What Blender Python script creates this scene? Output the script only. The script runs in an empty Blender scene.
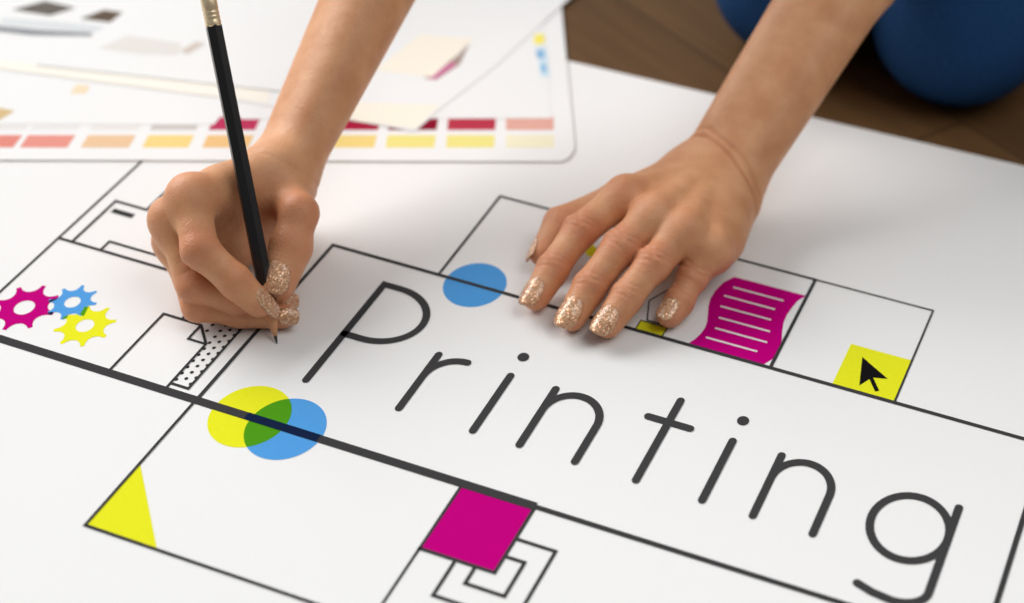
import bpy, bmesh, math, random, time
import numpy as np
from mathutils import Vector, Matrix

random.seed(7)
rng = np.random.default_rng(7)
scene = bpy.context.scene
MM = 0.001

# ------------------------------------------------------------------ camera
F_PX = 1964.23                      # focal length in pixels of a 1024 x 603 frame
cam_data = bpy.data.cameras.new('camera')
cam = bpy.data.objects.new('camera', cam_data)
scene.collection.objects.link(cam)
cam_data.sensor_fit = 'HORIZONTAL'
cam_data.sensor_width = 36.0
cam_data.lens = 36.0 * F_PX / 1024.0
cam_data.clip_start = 0.02
cam_data.clip_end = 50
# rows: the poster's own axes seen from the camera (right, down, forward)
AX = np.array([[0.92026725, 0.25899106, -0.2933118],
               [0.38979789, -0.5413826, 0.74495804],
               [0.03414357, -0.79989281, -0.59917085]])
cam.matrix_world = Matrix(((AX[0, 0], -AX[0, 1], -AX[0, 2], 0.3087),
                           (AX[1, 0], -AX[1, 1], -AX[1, 2], -0.7875),
                           (AX[2, 0], -AX[2, 1], -AX[2, 2], 0.6300),
                           (0, 0, 0, 1)))
cam_data.dof.use_dof = True
cam_data.dof.focus_distance = 0.985
cam_data.dof.aperture_fstop = 4.2
scene.camera = cam

# ------------------------------------------------------------------ world and light
world = bpy.data.worlds.new('room_light')
scene.world = world
world.use_nodes = True
wn = world.node_tree.nodes
wl = world.node_tree.links
bg = wn['Background']
# a room that is bright toward its windows (behind the sitter, to the left) and dim behind the camera
w_tc = wn.new('ShaderNodeTexCoord')
w_dot = wn.new('ShaderNodeVectorMath')
w_dot.operation = 'DOT_PRODUCT'
w_dot.inputs[1].default_value = (-0.62, 0.50, 0.60)
w_mr = wn.new('ShaderNodeMapRange')
w_mr.inputs['From Min'].default_value = -0.6
w_mr.inputs['From Max'].default_value = 1.0
w_mr.inputs['To Min'].default_value = 0.06
w_mr.inputs['To Max'].default_value = 0.4
wl.new(w_tc.outputs['Generated'], w_dot.inputs[0])
wl.new(w_dot.outputs['Value'], w_mr.inputs['Value'])
wl.new(w_mr.outputs['Result'], bg.inputs['Strength'])
bg.inputs['Color'].default_value = (0.97, 0.98, 1.0, 1)

def area(name, loc, target, size, size_y, power, color=(1, 1, 1)):
    d = bpy.data.lights.new(name, 'AREA')
    d.shape = 'RECTANGLE'
    d.size = size
    d.size_y = size_y
    d.energy = power
    d.color = color
    o = bpy.data.objects.new(name, d)
    scene.collection.objects.link(o)
    o.location = loc
    o.rotation_euler = (Vector(target) - Vector(loc)).to_track_quat('-Z', 'Y').to_euler()
    return o

area('window_light', (-4.6, 1.5, 3.3), (0.0, 0.0, 0.0), 5.0, 3.6, 470, (1.0, 0.993, 0.985))
area('side_fill_light', (2.4, 0.8, 1.8), (0.2, 0.1, 0.0), 1.8, 1.5, 8, (1.0, 0.98, 0.955))  # added fill from the right, brightens the paper on that side; no real window
area('overhead_fill_light', (1.1, -0.1, 2.3), (0.4, 0.1, 0.0), 1.4, 1.4, 20, (1.0, 0.99, 0.97))  # added soft fill from above to even out the paper; no real lamp

scene.view_settings.view_transform = 'Standard'
scene.view_settings.look = 'None'
scene.view_settings.gamma = 1.0
scene.view_settings.use_curve_mapping = False
scene.view_settings.exposure = -0.13

# ------------------------------------------------------------------ measured points (millimetres, z up, poster top at z = 0)
LEFT_HAND = {
    'wrist': [(72.0, 119.7, 24.3, 18.0)],
    'thumb': [(53.5, 118.0, 23.4, 11.7), (27.7, 77.0, 24.3, 9.9), (4.9, 51.1, 18.0, 9.0), (3.0, 28.9, 10.8, 6.3)],
    'index': [(36.2, 66.1, 36.0, 10.35), (21.9, 36.5, 27.0, 9.54), (16.8, 11.4, 17.1, 8.46), (14.2, -6.5, 9.0, 6.84)],
    'middle': [(57.7, 50.7, 38.7, 10.35), (48.3, 28.4, 29.7, 10.08), (40.9, 3.7, 18.0, 8.82), (37.9, -14.5, 9.0, 7.02)],
    'ring': [(76.6, 47.5, 36.0, 9.9), (67.9, 24.8, 27.0, 9.72), (61.3, 5.0, 17.1, 8.64), (57.1, -12.0, 9.0, 7.02)],
    'pinky': [(93.0, 49.6, 27.9, 9.0), (87.4, 33.9, 18.0, 8.28), (85.7, 20.8, 11.7, 7.74), (83.5, 10.5, 8.1, 6.3)],
    'arm': [(70.9, 115.8, 24.3, 0.0), (76.4, 145.0, 40.5, 0.0), (98.8, 225.7, 94.5, 0.0)],
    'crease': [(48.9, 127.8, 30.6), (93.1, 103.6, 23.4)],
    'flesh': [(84.6, 103.1, 22.5, 14.4), (92.8, 67.0, 23.4, 10.8)],
}
RIGHT_HAND = {
    'wrist': [(-137.5, -6.8, 39.6, 18.0)],
    'index': [(-153.9, -69.4, 62.1, 10.62), (-137.3, -90.8, 46.8, 9.72), (-117.2, -91.7, 34.2, 8.64), (-106.2, -86.8, 19.8, 6.66)],
    'middle': [(-164.0, -74.2, 47.7, 9.9), (-141.1, -93.0, 24.3, 8.82), (-120.8, -86.0, 17.1, 7.74), (-103.7, -69.4, 10.8, 6.3)],
    'ring': [(-165.0, -69.8, 30.6, 9.9), (-139.1, -94.8, 12.6, 7.74), (-120.0, -86.1, 9.0, 7.38), (-98.5, -76.1, 7.2, 6.12)],
    'pinky': [(-164.5, -59.9, 18.0, 9.45), (-140.5, -81.5, 9.0, 7.65), (-125.4, -78.7, 8.1, 7.2), (-111.8, -75.4, 7.6, 6.3)],
    'thumb': [(-128.3, -21.4, 43.2, 12.6), (-108.4, -38.3, 45.9, 10.35), (-106.2, -52.1, 34.2, 11.16), (-104.8, -70.9, 22.5, 9.27)],
    'pencil': [(-95.2, -90.4, 0.0, 3.78), (-165.7, -17.8, 133.2, 3.78)],
    'arm': [(-137.5, -4.6, 39.6, 0.0), (-134.9, 13.7, 59.4, 0.0), (-132.6, 91.0, 103.5, 0.0)],
    'flesh': [(-142.9, -0.8, 18.0, 12.6), (-146.3, -49.4, 16.2, 13.5), (-161.9, -4.5, 12.6, 9.9), (-160.2, -32.3, 9.0, 9.0)],
    'web': [(-125.5, -22.1, 43.2), (-153.5, -45.2, 55.8)],
}
SHEETS = {
    'wavy': [(101.6, 69.1), (112.6, 69.3), (127.3, 69.3), (142.3, 69.3), (139.5, 63.0), (138.5, 56.3), (137.8, 48.6), (138.1, 41.4), (139.5, 33.8), (141.3, 27.4), (142.7, 20.0), (142.8, 14.0), (141.7, 7.9), (138.6, 1.0), (119.7, 1.4), (98.1, 2.4), (100.0, 7.3), (101.2, 12.8), (101.6, 18.8), (100.8, 24.6), (97.4, 36.7), (96.0, 44.6), (96.0, 52.1), (97.8, 61.7)],
    'wavy_lines': [(104.6, 59.5), (132.0, 59.9), (102.4, 50.0), (130.1, 50.2), (103.6, 40.1), (130.9, 40.2), (105.9, 30.2), (133.3, 30.4), (107.0, 20.5), (134.7, 20.4), (105.1, 10.8), (132.4, 10.8)],
    'cursor': [(184.0, 30.2), (200.7, 18.0), (192.9, 15.6), (188.7, 6.4), (191.9, 16.2), (198.2, 5.9)],
    'gear_green': [(-201.3, -105.9), (-199.4, -105.0), (-197.2, -113.1), (-199.9, -112.8), (-206.5, -118.3), (-205.1, -115.7), (-204.2, -118.0), (-205.5, -120.2), (-221.3, -109.8), (-219.9, -107.2), (-217.5, -105.4), (-219.7, -110.7), (-216.0, -118.6), (-213.9, -116.7), (-212.5, -118.5), (-214.0, -119.8)],
    'chart': [(-368.7, -29.8), (-24.8, 135.5), (-24.3, 150.4), (-93.9, 303.6), (-126.7, 374.3), (-521.2, 175.1)],
    'front': [(-350.3, -6.9), (-322.8, 6.6), (-325.5, 20.6), (-353.3, 7.0), (-319.4, 8.2), (-294.6, 20.3), (-297.7, 34.2), (-322.7, 22.0), (-287.6, 23.8), (-262.4, 36.0), (-265.8, 49.8), (-291.1, 37.4), (-255.4, 39.5), (-231.2, 51.3), (-234.8, 65.0), (-259.2, 53.0), (-223.8, 54.9), (-199.3, 66.9), (-203.2, 80.5), (-227.9, 68.3), (-192.2, 70.4), (-166.7, 82.8), (-170.9, 96.3), (-196.6, 83.7), (-158.8, 86.7), (-132.7, 99.4), (-137.2, 112.8), (-163.5, 99.9), (-126.6, 102.4), (-100.7, 115.1), (-105.5, 128.3), (-131.6, 115.5), (-94.3, 118.2), (-68.6, 130.8), (-73.6, 143.9), (-99.6, 131.2), (-62.1, 133.9), (-36.3, 146.5), (-41.6, 159.5), (-67.7, 146.8)],
    'back': [(-355.6, 12.1), (-327.7, 25.7), (-330.3, 40.8), (-358.5, 27.0), (-324.9, 27.1), (-299.8, 39.4), (-302.8, 54.3), (-328.2, 41.9), (-293.4, 42.5), (-267.9, 55.0), (-271.3, 69.8), (-297.0, 57.2), (-261.5, 58.2), (-237.0, 70.2), (-240.6, 84.9), (-265.4, 72.7), (-230.2, 73.5), (-205.3, 85.7), (-209.3, 100.2), (-234.4, 87.9), (-198.8, 88.9), (-173.1, 101.5), (-177.4, 115.9), (-203.4, 103.2), (-165.7, 105.1), (-139.3, 118.0), (-144.0, 132.3), (-170.7, 119.2), (-133.8, 120.7), (-107.6, 133.6), (-112.6, 147.7), (-139.1, 134.7), (-101.8, 136.4), (-75.8, 149.2), (-81.1, 163.2), (-107.4, 150.3), (-69.9, 152.0), (-43.8, 164.8), (-49.5, 178.7), (-75.9, 165.8)],
    'plain': [(-392.0, 1.9), (-230.1, 80.0), (-241.3, 160.0), (-295.4, 269.8), (-510.7, 161.3)],
    'plain_mark': [(-360.0, 39.2), (-345.1, 41.4), (-346.4, 31.8), (-348.8, 23.0)],
    'plain_mark_b': [(-326.6, 72.7), (-329.3, 83.4), (-321.0, 86.2), (-318.0, 77.0)],
    'marks': [(-219.2, 92.3), (-49.9, 176.7), (-79.6, 240.1), (-132.6, 351.8), (-313.5, 260.6)],
    'mark_strip': [(-91.8, 252.7), (-86.5, 256.8), (-69.7, 222.5), (-74.4, 218.9)],
    'mark_yellow': [(-94.4, 255.8), (-88.5, 260.2), (-94.1, 272.2), (-99.5, 268.0)],
    'mark_blue': [(-85.8, 239.9), (-81.2, 242.2), (-86.1, 252.6), (-90.8, 250.3)],
    'mark_blue_b': [(-76.8, 224.6), (-73.3, 226.3), (-78.2, 236.6), (-81.6, 234.8)],
    'photos': [(-463.8, 98.3), (-421.1, 113.7), (-350.8, 138.5), (-343.3, 205.6), (-351.2, 258.2), (-519.5, 173.2)],
    'photo_a': [(-418.2, 145.0), (-406.1, 164.8), (-382.7, 165.7), (-391.8, 149.1)],
    'photo_b': [(-372.3, 154.3), (-365.0, 171.6), (-345.9, 175.0), (-351.0, 159.0)],
    'photo_panel': [(-417.8, 133.1), (-381.6, 145.2), (-349.3, 153.9), (-355.3, 142.1), (-414.3, 125.9)],
    'photo_bar': [(-425.7, 120.2), (-387.1, 130.7), (-355.3, 142.1), (-353.2, 138.7), (-389.1, 122.4), (-421.8, 114.8)],
    'cream': [(-460.0, 62.7), (-255.2, 106.6), (-118.3, 125.9), (-114.6, 161.3), (-105.0, 224.7), (-92.9, 371.8), (-134.8, 401.9), (-555.8, 188.4)],
    'cream_band': [(-465.5, 69.9), (-387.7, 87.4), (-221.4, 134.0), (-212.8, 115.6), (-254.6, 105.6), (-381.2, 78.1)],
    'cream_block': [(-179.9, 134.4), (-117.4, 159.9), (-119.2, 129.3), (-153.0, 121.6), (-177.3, 118.7)],
    'cream_block_b': [(-171.8, 180.4), (-166.0, 234.9), (-131.8, 246.0), (-136.0, 188.4)],
    'pink_bar_shade': [(-140.0, 185.1), (-132.7, 220.9), (-132.6, 239.7), (-126.8, 211.0), (-132.2, 186.2)],
    'pink_bar': [(-137.7, 184.8), (-133.0, 212.2), (-128.6, 210.2), (-132.7, 187.3)],
    'top': [(-365.3, 91.5), (-352.2, 140.7), (-351.3, 225.4), (-284.1, 292.1), (-210.3, 329.3), (-199.0, 202.3), (-193.1, 135.8)],
    'top_grey': [(-340.7, 126.2), (-332.8, 148.9), (-296.7, 155.3), (-291.1, 140.9), (-313.1, 131.4)],
    'top_grey_b': [(-292.6, 145.9), (-290.0, 161.5), (-283.0, 162.0), (-286.1, 144.8)],
}
KNEES = [(162.6, 322.8, 52.2), (54.0, 333.6, 52.2)]
FRONT = [(226, 142, 130), (230, 152, 140), (234, 198, 160), (242, 214, 138), (238, 196, 136), (238, 196, 130), (240, 214, 134), (238, 226, 138), (238, 228, 140), (240, 234, 204)]
BACK = [(232, 228, 226), (232, 230, 228), (232, 228, 226), (206, 200, 196), (190, 60, 96), (176, 40, 76), (170, 34, 66), (140, 20, 48), (186, 60, 80), (226, 172, 158)]
VOX = 0.8
RX = 317.0
NL = {'index': (13.5, 18, 4.0), 'middle': (14.5, 19, 4.5), 'ring': (14.0, 18, 4.5), 'pinky': (10.5, 14, 2.5), 'thumb': (11.5, 15, 3.5)}
NR = {'index': (9.5, 20, 5.5), 'middle': (10.0, 12, 3.5), 'ring': (9.5, 12, 3.5), 'pinky': (7.5, 9, 1.5), 'thumb': (18.0, 18, 1.5)}


# ------------------------------------------------------------------ helpers
def lin(r, g, b):
    def c(u):
        u /= 255.0
        return u / 12.92 if u <= 0.04045 else ((u + 0.055) / 1.055) ** 2.4
    return (c(r), c(g), c(b), 1.0)

def mat(name, col, rough=0.6, spec=0.3):
    m = bpy.data.materials.new(name)
    m.use_nodes = True
    p = m.node_tree.nodes['Principled BSDF']
    p.inputs['Base Color'].default_value = col
    p.inputs['Roughness'].default_value = rough
    p.inputs['Specular IOR Level'].default_value = spec
    return m

def node(m, kind, **kw):
    n = m.node_tree.nodes.new(kind)
    for k, v in kw.items():
        setattr(n, k, v)
    return n

def link(m, a, b):
    m.node_tree.links.new(a, b)

def bsdf(m):
    return m.node_tree.nodes['Principled BSDF']

def ramp(m, stops):
    n = node(m, 'ShaderNodeValToRGB')
    e = n.color_ramp.elements
    while len(e) < len(stops):
        e.new(0.5)
    for i, (p, c) in enumerate(stops):
        e[i].position = p
        e[i].color = c
    return n

def mesh_obj(name, verts, faces, material, parent=None, smooth=False):
    me = bpy.data.meshes.new(name)
    me.from_pydata([tuple(v) for v in verts], [], [tuple(f) for f in faces])
    if smooth:
        me.polygons.foreach_set('use_smooth', [True] * len(me.polygons))
    if material:
        me.materials.append(material)
    me.update()
    o = bpy.data.objects.new(name, me)
    scene.collection.objects.link(o)
    if parent:
        o.parent = parent
    return o

def bm_obj(name, bm, material, parent=None, smooth=False):
    me = bpy.data.meshes.new(name)
    bm.to_mesh(me)
    bm.free()
    if smooth:
        me.polygons.foreach_set('use_smooth', [True] * len(me.polygons))
    if material:
        me.materials.append(material)
    o = bpy.data.objects.new(name, me)
    scene.collection.objects.link(o)
    if parent:
        o.parent = parent
    return o

def tag(o, label=None, cat=None, group=None, kind=None):
    if label: o['label'] = label
    if cat: o['category'] = cat
    if group: o['group'] = group
    if kind: o['kind'] = kind
    return o

def empty(name, loc=(0, 0, 0)):
    o = bpy.data.objects.new(name, None)
    o.empty_display_size = 0.02
    o.location = loc
    scene.collection.objects.link(o)
    return o

# ------------------------------------------------------------------ materials
def paper_mat(name, col, bump=0.04, scale=90):
    m = mat(name, col, 0.75, 0.15)
    tc = node(m, 'ShaderNodeTexCoord')
    n = node(m, 'ShaderNodeTexNoise')
    n.inputs['Scale'].default_value = scale
    n.inputs['Detail'].default_value = 4
    b = node(m, 'ShaderNodeBump')
    b.inputs['Strength'].default_value = bump
    b.inputs['Distance'].default_value = 0.001
    link(m, tc.outputs['Object'], n.inputs['Vector'])
    link(m, n.outputs['Fac'], b.inputs['Height'])
    link(m, b.outputs['Normal'], bsdf(m).inputs['Normal'])
    return m

def ink(name, rgb):
    m = mat(name, lin(*rgb), 0.9, 0.03)
    # a faint unevenness of the printed ink
    tc = node(m, 'ShaderNodeTexCoord')
    n = node(m, 'ShaderNodeTexNoise')
    n.inputs['Scale'].default_value = 420
    mx = node(m, 'ShaderNodeMixRGB', blend_type='MULTIPLY')
    mx.inputs['Fac'].default_value = 0.06
    mx.inputs['Color1'].default_value = lin(*rgb)
    link(m, tc.outputs['Object'], n.inputs['Vector'])
    link(m, n.outputs['Fac'], mx.inputs['Color2'])
    link(m, mx.outputs['Color'], bsdf(m).inputs['Base Color'])
    return m

M = {}
M['poster'] = paper_mat('poster_paper', (0.83, 0.83, 0.825, 1))
M['sheet'] = paper_mat('sheet_paper', (0.84, 0.84, 0.835, 1))
M['cream'] = paper_mat('cream_print', lin(236, 226, 206))
M['edge'] = paper_mat('paper_edge', lin(226, 224, 220))
M['black'] = ink('black_ink', (66, 65, 66))
M['line'] = ink('line_ink', (64, 63, 64))
M['magenta'] = ink('magenta_ink', (192, 0, 124))
M['yellow'] = ink('yellow_ink', (232, 232, 40))
M['blue'] = ink('cyan_ink', (84, 158, 224))
M['green'] = ink('green_ink', (78, 152, 26))
M['navy'] = ink('navy_ink', (20, 34, 66))
M['paperline'] = ink('knockout_white', (236, 228, 232))
M['cursor'] = ink('cursor_black', (22, 20, 22))

def wood_mat():
    m = mat('wood_planks', lin(110, 80, 50), 0.55, 0.16)
    tc = node(m, 'ShaderNodeTexCoord')
    mp = node(m, 'ShaderNodeMapping')
    mp.inputs['Rotation'].default_value = (0, 0, math.radians(32))
    br = node(m, 'ShaderNodeTexBrick')
    br.offset = 0.37
    br.inputs['Scale'].default_value = 1.0
    br.inputs['Brick Width'].default_value = 0.9
    br.inputs['Row Height'].default_value = 0.085
    br.inputs['Mortar Size'].default_value = 0.0016
    br.inputs['Color1'].default_value = lin(104, 77, 48)
    br.inputs['Color2'].default_value = lin(94, 68, 41)
    br.inputs['Mortar'].default_value = lin(80, 57, 35)
    st = node(m, 'ShaderNodeMapping')
    st.inputs['Scale'].default_value = (3.0, 46.0, 1.0)
    nz = node(m, 'ShaderNodeTexNoise')
    nz.inputs['Scale'].default_value = 2.2
    nz.inputs['Detail'].default_value = 6
    rp = ramp(m, [(0.3, (0.78, 0.74, 0.7, 1)), (0.72, (1.08, 1.06, 1.04, 1))])
    mx = node(m, 'ShaderNodeMixRGB', blend_type='MULTIPLY')
    mx.inputs['Fac'].default_value = 0.85
    link(m, tc.outputs['Object'], mp.inputs['Vector'])
    link(m, mp.outputs['Vector'], br.inputs['Vector'])
    link(m, mp.outputs['Vector'], st.inputs['Vector'])
    link(m, st.outputs['Vector'], nz.inputs['Vector'])
    link(m, nz.outputs['Fac'], rp.inputs['Fac'])
    link(m, br.outputs['Color'], mx.inputs['Color1'])
    link(m, rp.outputs['Color'], mx.inputs['Color2'])
    link(m, mx.outputs['Color'], bsdf(m).inputs['Base Color'])
    b = node(m, 'ShaderNodeBump')
    b.inputs['Strength'].default_value = 0.25
    b.inputs['Distance'].default_value = 0.002
    link(m, nz.outputs['Fac'], b.inputs['Height'])
    link(m, b.outputs['Normal'], bsdf(m).inputs['Normal'])
    return m
M['wood'] = wood_mat()

def skin_mat():
    m = mat('skin', lin(196, 140, 104), 0.48, 0.38)
    p = bsdf(m)
    p.inputs['Subsurface Weight'].default_value = 0.07
    p.inputs['Subsurface Radius'].default_value = (1.0, 0.35, 0.2)
    p.inputs['Subsurface Scale'].default_value = 0.004
    tc = node(m, 'ShaderNodeTexCoord')
    n1 = node(m, 'ShaderNodeTexNoise')
    n1.inputs['Scale'].default_value = 55
    n1.inputs['Detail'].default_value = 5
    r1 = ramp(m, [(0.34, SKIN_A), (0.66, SKIN_B)])
    link(m, tc.outputs['Object'], n1.inputs['Vector'])
    link(m, n1.outputs['Fac'], r1.inputs['Fac'])
    # redder knuckles and fingertips
    at = node(m, 'ShaderNodeAttribute', attribute_name='flush')
    mx = node(m, 'ShaderNodeMixRGB')
    mx.inputs['Color2'].default_value = SKIN_RED
    link(m, at.outputs['Fac'], mx.inputs['Fac'])
    link(m, r1.outputs['Color'], mx.inputs['Color1'])
    link(m, mx.outputs['Color'], p.inputs['Base Color'])
    # pores and fine lines
    v = node(m, 'ShaderNodeTexVoronoi')
    v.inputs['Scale'].default_value = 950
    n2 = node(m, 'ShaderNodeTexNoise')
    n2.inputs['Scale'].default_value = 330
    n2.inputs['Detail'].default_value = 4
    ad = node(m, 'ShaderNodeMath', operation='ADD')
    link(m, tc.outputs['Object'], v.inputs['Vector'])
    link(m, tc.outputs['Object'], n2.inputs['Vector'])
    link(m, v.outputs['Distance'], ad.inputs[0])
    link(m, n2.outputs['Fac'], ad.inputs[1])
    b = node(m, 'ShaderNodeBump')
    b.inputs['Strength'].default_value = 0.32
    b.inputs['Distance'].default_value = 0.0006
    link(m, ad.outputs[0], b.inputs['Height'])
    link(m, b.outputs['Normal'], p.inputs['Normal'])
    return m
SKIN_A, SKIN_B, SKIN_RED = lin(202, 141, 99), lin(219, 163, 120), lin(204, 122, 90)
M['skin'] = skin_mat()

def glitter_mat():
    m = mat('glitter_polish', lin(206, 158, 116), 0.25, 0.6)
    p = bsdf(m)
    p.inputs['Coat Weight'].default_value = 0.7
    p.inputs['Coat Roughness'].default_value = 0.08
    tc = node(m, 'ShaderNodeTexCoord')
    v = node(m, 'ShaderNodeTexVoronoi')
    v.inputs['Scale'].default_value = 1500
    r = ramp(m, [(0.0, lin(184, 128, 90)), (0.5, lin(204, 152, 112)), (0.85, lin(214, 168, 128)), (1.0, lin(242, 216, 186))])
    sp = node(m, 'ShaderNodeSeparateColor')
    link(m, tc.outputs['Object'], v.inputs['Vector'])
    link(m, v.outputs['Color'], sp.inputs['Color'])
    link(m, sp.outputs[0], r.inputs['Fac'])
    link(m, r.outputs['Color'], p.inputs['Base Color'])
    mr = node(m, 'ShaderNodeMapRange')
    mr.inputs['From Min'].default_value = 0.35
    mr.inputs['From Max'].default_value = 0.75
    mr.inputs['To Max'].default_value = 0.4
    link(m, sp.outputs[1], mr.inputs['Value'])
    link(m, mr.outputs['Result'], p.inputs['Metallic'])
    # every flake faces its own way
    vm = node(m, 'ShaderNodeVectorMath', operation='SUBTRACT')
    vm.inputs[1].default_value = (0.5, 0.5, 0.5)
    vs = node(m, 'ShaderNodeVectorMath', operation='SCALE')
    vs.inputs['Scale'].default_value = 0.55
    ge = node(m, 'ShaderNodeNewGeometry')
    va = node(m, 'ShaderNodeVectorMath', operation='ADD')
    vn = node(m, 'ShaderNodeVectorMath', operation='NORMALIZE')
    link(m, v.outputs['Color'], vm.inputs[0])
    link(m, vm.outputs[0], vs.inputs[0])
    link(m, ge.outputs['Normal'], va.inputs[0])
    link(m, vs.outputs[0], va.inputs[1])
    link(m, va.outputs[0], vn.inputs[0])
    link(m, vn.outputs[0], p.inputs['Normal'])
    return m
M['glitter'] = glitter_mat()

def cloth_mat(name, a, b, scale=1200):
    m = mat(name, a, 0.85, 0.15)
    tc = node(m, 'ShaderNodeTexCoord')
    w = node(m, 'ShaderNodeTexNoise')
    w.inputs['Scale'].default_value = scale
    r = ramp(m, [(0.35, a), (0.65, b)])
    link(m, tc.outputs['Object'], w.inputs['Vector'])
    link(m, w.outputs['Fac'], r.inputs['Fac'])
    link(m, r.outputs['Color'], bsdf(m).inputs['Base Color'])
    bp = node(m, 'ShaderNodeBump')
    bp.inputs['Strength'].default_value = 0.3
    bp.inputs['Distance'].default_value = 0.001
    link(m, w.outputs['Fac'], bp.inputs['Height'])
    link(m, bp.outputs['Normal'], bsdf(m).inputs['Normal'])
    return m
M['denim'] = cloth_mat('blue_denim', lin(20, 54, 94), lin(28, 68, 114))
M['shirt'] = cloth_mat('grey_cotton', lin(196, 196, 198), lin(212, 212, 214))
M['hair'] = cloth_mat('brown_hair', lin(48, 30, 20), lin(70, 44, 28), 300)

# ------------------------------------------------------------------ floor
fm = bmesh.new()
bmesh.ops.create_cube(fm, size=1.0)
for v in fm.verts:
    v.co = Vector((v.co.x * 5.0, v.co.y * 5.0 + 0.4, v.co.z * 0.02 - 0.0106))
floor = bm_obj('floor', fm, M['wood'])
tag(floor, kind='structure')

# ------------------------------------------------------------------ poster and its print
# Drawing units: hand-measured millimetres of the artwork, turned to metres by U; the artwork is taller than wide by PEN
U = 0.9 * MM
PEN = 1.25

def slab(name, pts, z0, z1, material, parent=None, bev=0.0):
    n = len(pts)
    vs = [(p[0], p[1], z0) for p in pts] + [(p[0], p[1], z1) for p in pts]
    area2 = sum(pts[i][0] * pts[(i + 1) % n][1] - pts[(i + 1) % n][0] * pts[i][1] for i in range(n))
    ids = list(range(n))
    fs = [ids[::-1], [i + n for i in ids]] + [(i, (i + 1) % n, (i + 1) % n + n, i + n) for i in range(n)]
    if area2 < 0:
        fs = [tuple(reversed(f)) for f in fs]
    return mesh_obj(name, vs, fs, material, parent)

poster = slab('poster', [(-0.95, -0.62), (0.92, -0.60), (0.92, 0.2645), (0.0, 0.2495), (-0.95, 0.2340)], -0.0006, 0.0, M['poster'])
tag(poster, 'large white poster printed with the word Printing, boxes and colour icons, spread on wooden floor', 'poster')
ZF, ZO, ZL, ZT = 0.00008, 0.00014, 0.0002, 0.00022     # ink layers: fills, overprint, lines, letters

def fill(name, pts, material, z=ZF, parent=poster, metres=False):
    k = 1.0 if metres else U
    bm = bmesh.new()
    vs = [bm.verts.new((p[0] * k, p[1] * k, z)) for p in pts]
    f = bm.faces.new(vs)
    f.normal_update()
    if f.normal.z < 0:
        f.normal_flip()
    bmesh.ops.triangulate(bm, faces=[f])
    return bm_obj(name, bm, material, parent)

layer = [0.0]      # every pen line lies a hair above the one before it
def stroke(name, lines, width, material=None, z=ZL, parent=poster, round_ends=True):
    """pen lines through the given points of the artwork, mitred at the corners"""
    material = material or M['line']
    layer[0] = (layer[0] + 0.00002) % 0.00014
    h = width / 2
    vs, fs = [], []
    for li, ln in enumerate(lines):
        w = [Vector((p[0], p[1] / PEN)) for p in ln]
        w = [p for i, p in enumerate(w) if i == 0 or (p - w[i - 1]).length > 1e-5]
        closed = len(w) > 3 and (w[0] - w[-1]).length < 1e-3
        if closed: w = w[:-1]
        n = len(w)
        zz = z + li * 0.00003 + layer[0]
        L, Rr = [], []
        for i in range(n):
            a = w[i - 1] if (i > 0 or closed) else None
            b = w[(i + 1) % n] if (i < n - 1 or closed) else None
            d1 = (w[i] - a).normalized() if a is not None else (b - w[i]).normalized()
            d2 = (b - w[i]).normalized() if b is not None else d1
            n1, n2 = Vector((-d1.y, d1.x)), Vector((-d2.y, d2.x))
            m = (n1 + n2)
            m = m / max(m.length_squared / 2, 0.3) if m.length > 1e-6 else n1
            L.append(w[i] + m * h)
            Rr.append(w[i] - m * h)
        s0 = len(vs)
        for i in range(n):
            vs += [(L[i], zz), (Rr[i], zz)]
        for i in range(n if closed else n - 1):
            j = (i + 1) % n
            fs.append((s0 + 2 * i, s0 + 2 * i + 1, s0 + 2 * j + 1, s0 + 2 * j))
        if round_ends and not closed:
            for p, q, lft in ((w[0], w[1], False), (w[-1], w[-2], True)):
                d = (p - q).normalized()
                t0 = math.atan2(d.y, d.x) - math.pi / 2
                s1 = len(vs)
                vs += [(p + Vector((math.cos(t0 + math.pi * k / 10), math.sin(t0 + math.pi * k / 10))) * h, zz) for k in range(11)]
                fs.append(tuple(range(s1, s1 + 11)))
    return mesh_obj(name, [(v.x * U, v.y * PEN * U, zz) for v, zz in vs], fs, material, parent)

def arc(cx, cy, r, a0, a1, n=28, ry=None):
    """arc in the artwork; cy in artwork millimetres, r in pen millimetres"""
    ry = r if ry is None else ry
    return [(cx + r * math.cos(math.radians(a0 + (a1 - a0) * i / n)),
             cy + PEN * ry * math.sin(math.radians(a0 + (a1 - a0) * i / n))) for i in range(n + 1)]

# letters of the word
LW = 4.45
def letter(lines, label):
    o = stroke('printed_letter', lines, LW, M['black'], ZT)
    o['label'] = label
yb, yx = -122.4, -69.9
letter([[(-75.4, yb), (-75.4, -22.2), (-64.5, -22.2)] + arc(-64.5, -48.8, 21.3 * 1.25, 90, -90, 30, 21.3) + [(-75.4, -75.4)]], 'printed capital P')
letter([[(-17.7, yb), (-17.7, yx)], arc(0.2, -92.0, 17.9, 180, 90, 16, 17.9)], 'printed letter r')
def dot(x, y):
    return [[(x - 0.45, y), (x + 0.45, y)]]
def letter_i(x, label):
    o = stroke('printed_letter', [[(x, yb), (x, yx)]], LW, M['black'], ZT)
    o['label'] = label
    c = arc(x, -51.0, 3.3, 0, 360, 24)[:-1]
    fill('letter_dot', c, M['black'], 0.0, o).location.z = ZT
letter_i(27.0, 'first printed letter i')
def letter_n(x0, x1, label):
    r = (x1 - x0) / 2
    letter([[(x0, yb), (x0, yx)], arc((x0 + x1) / 2, yx - PEN * r, r, 180, 0, 32) + [(x1, yb)]], label)
letter_n(54.6, 86.9, 'first printed letter n')
letter([[(121.8, yb), (121.8, -49.4)], [(109.9, -70), (134.4, -70)]], 'printed letter t')
letter_i(158.9, 'second printed letter i')
letter_n(186.8, 219.2, 'second printed letter n')
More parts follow.
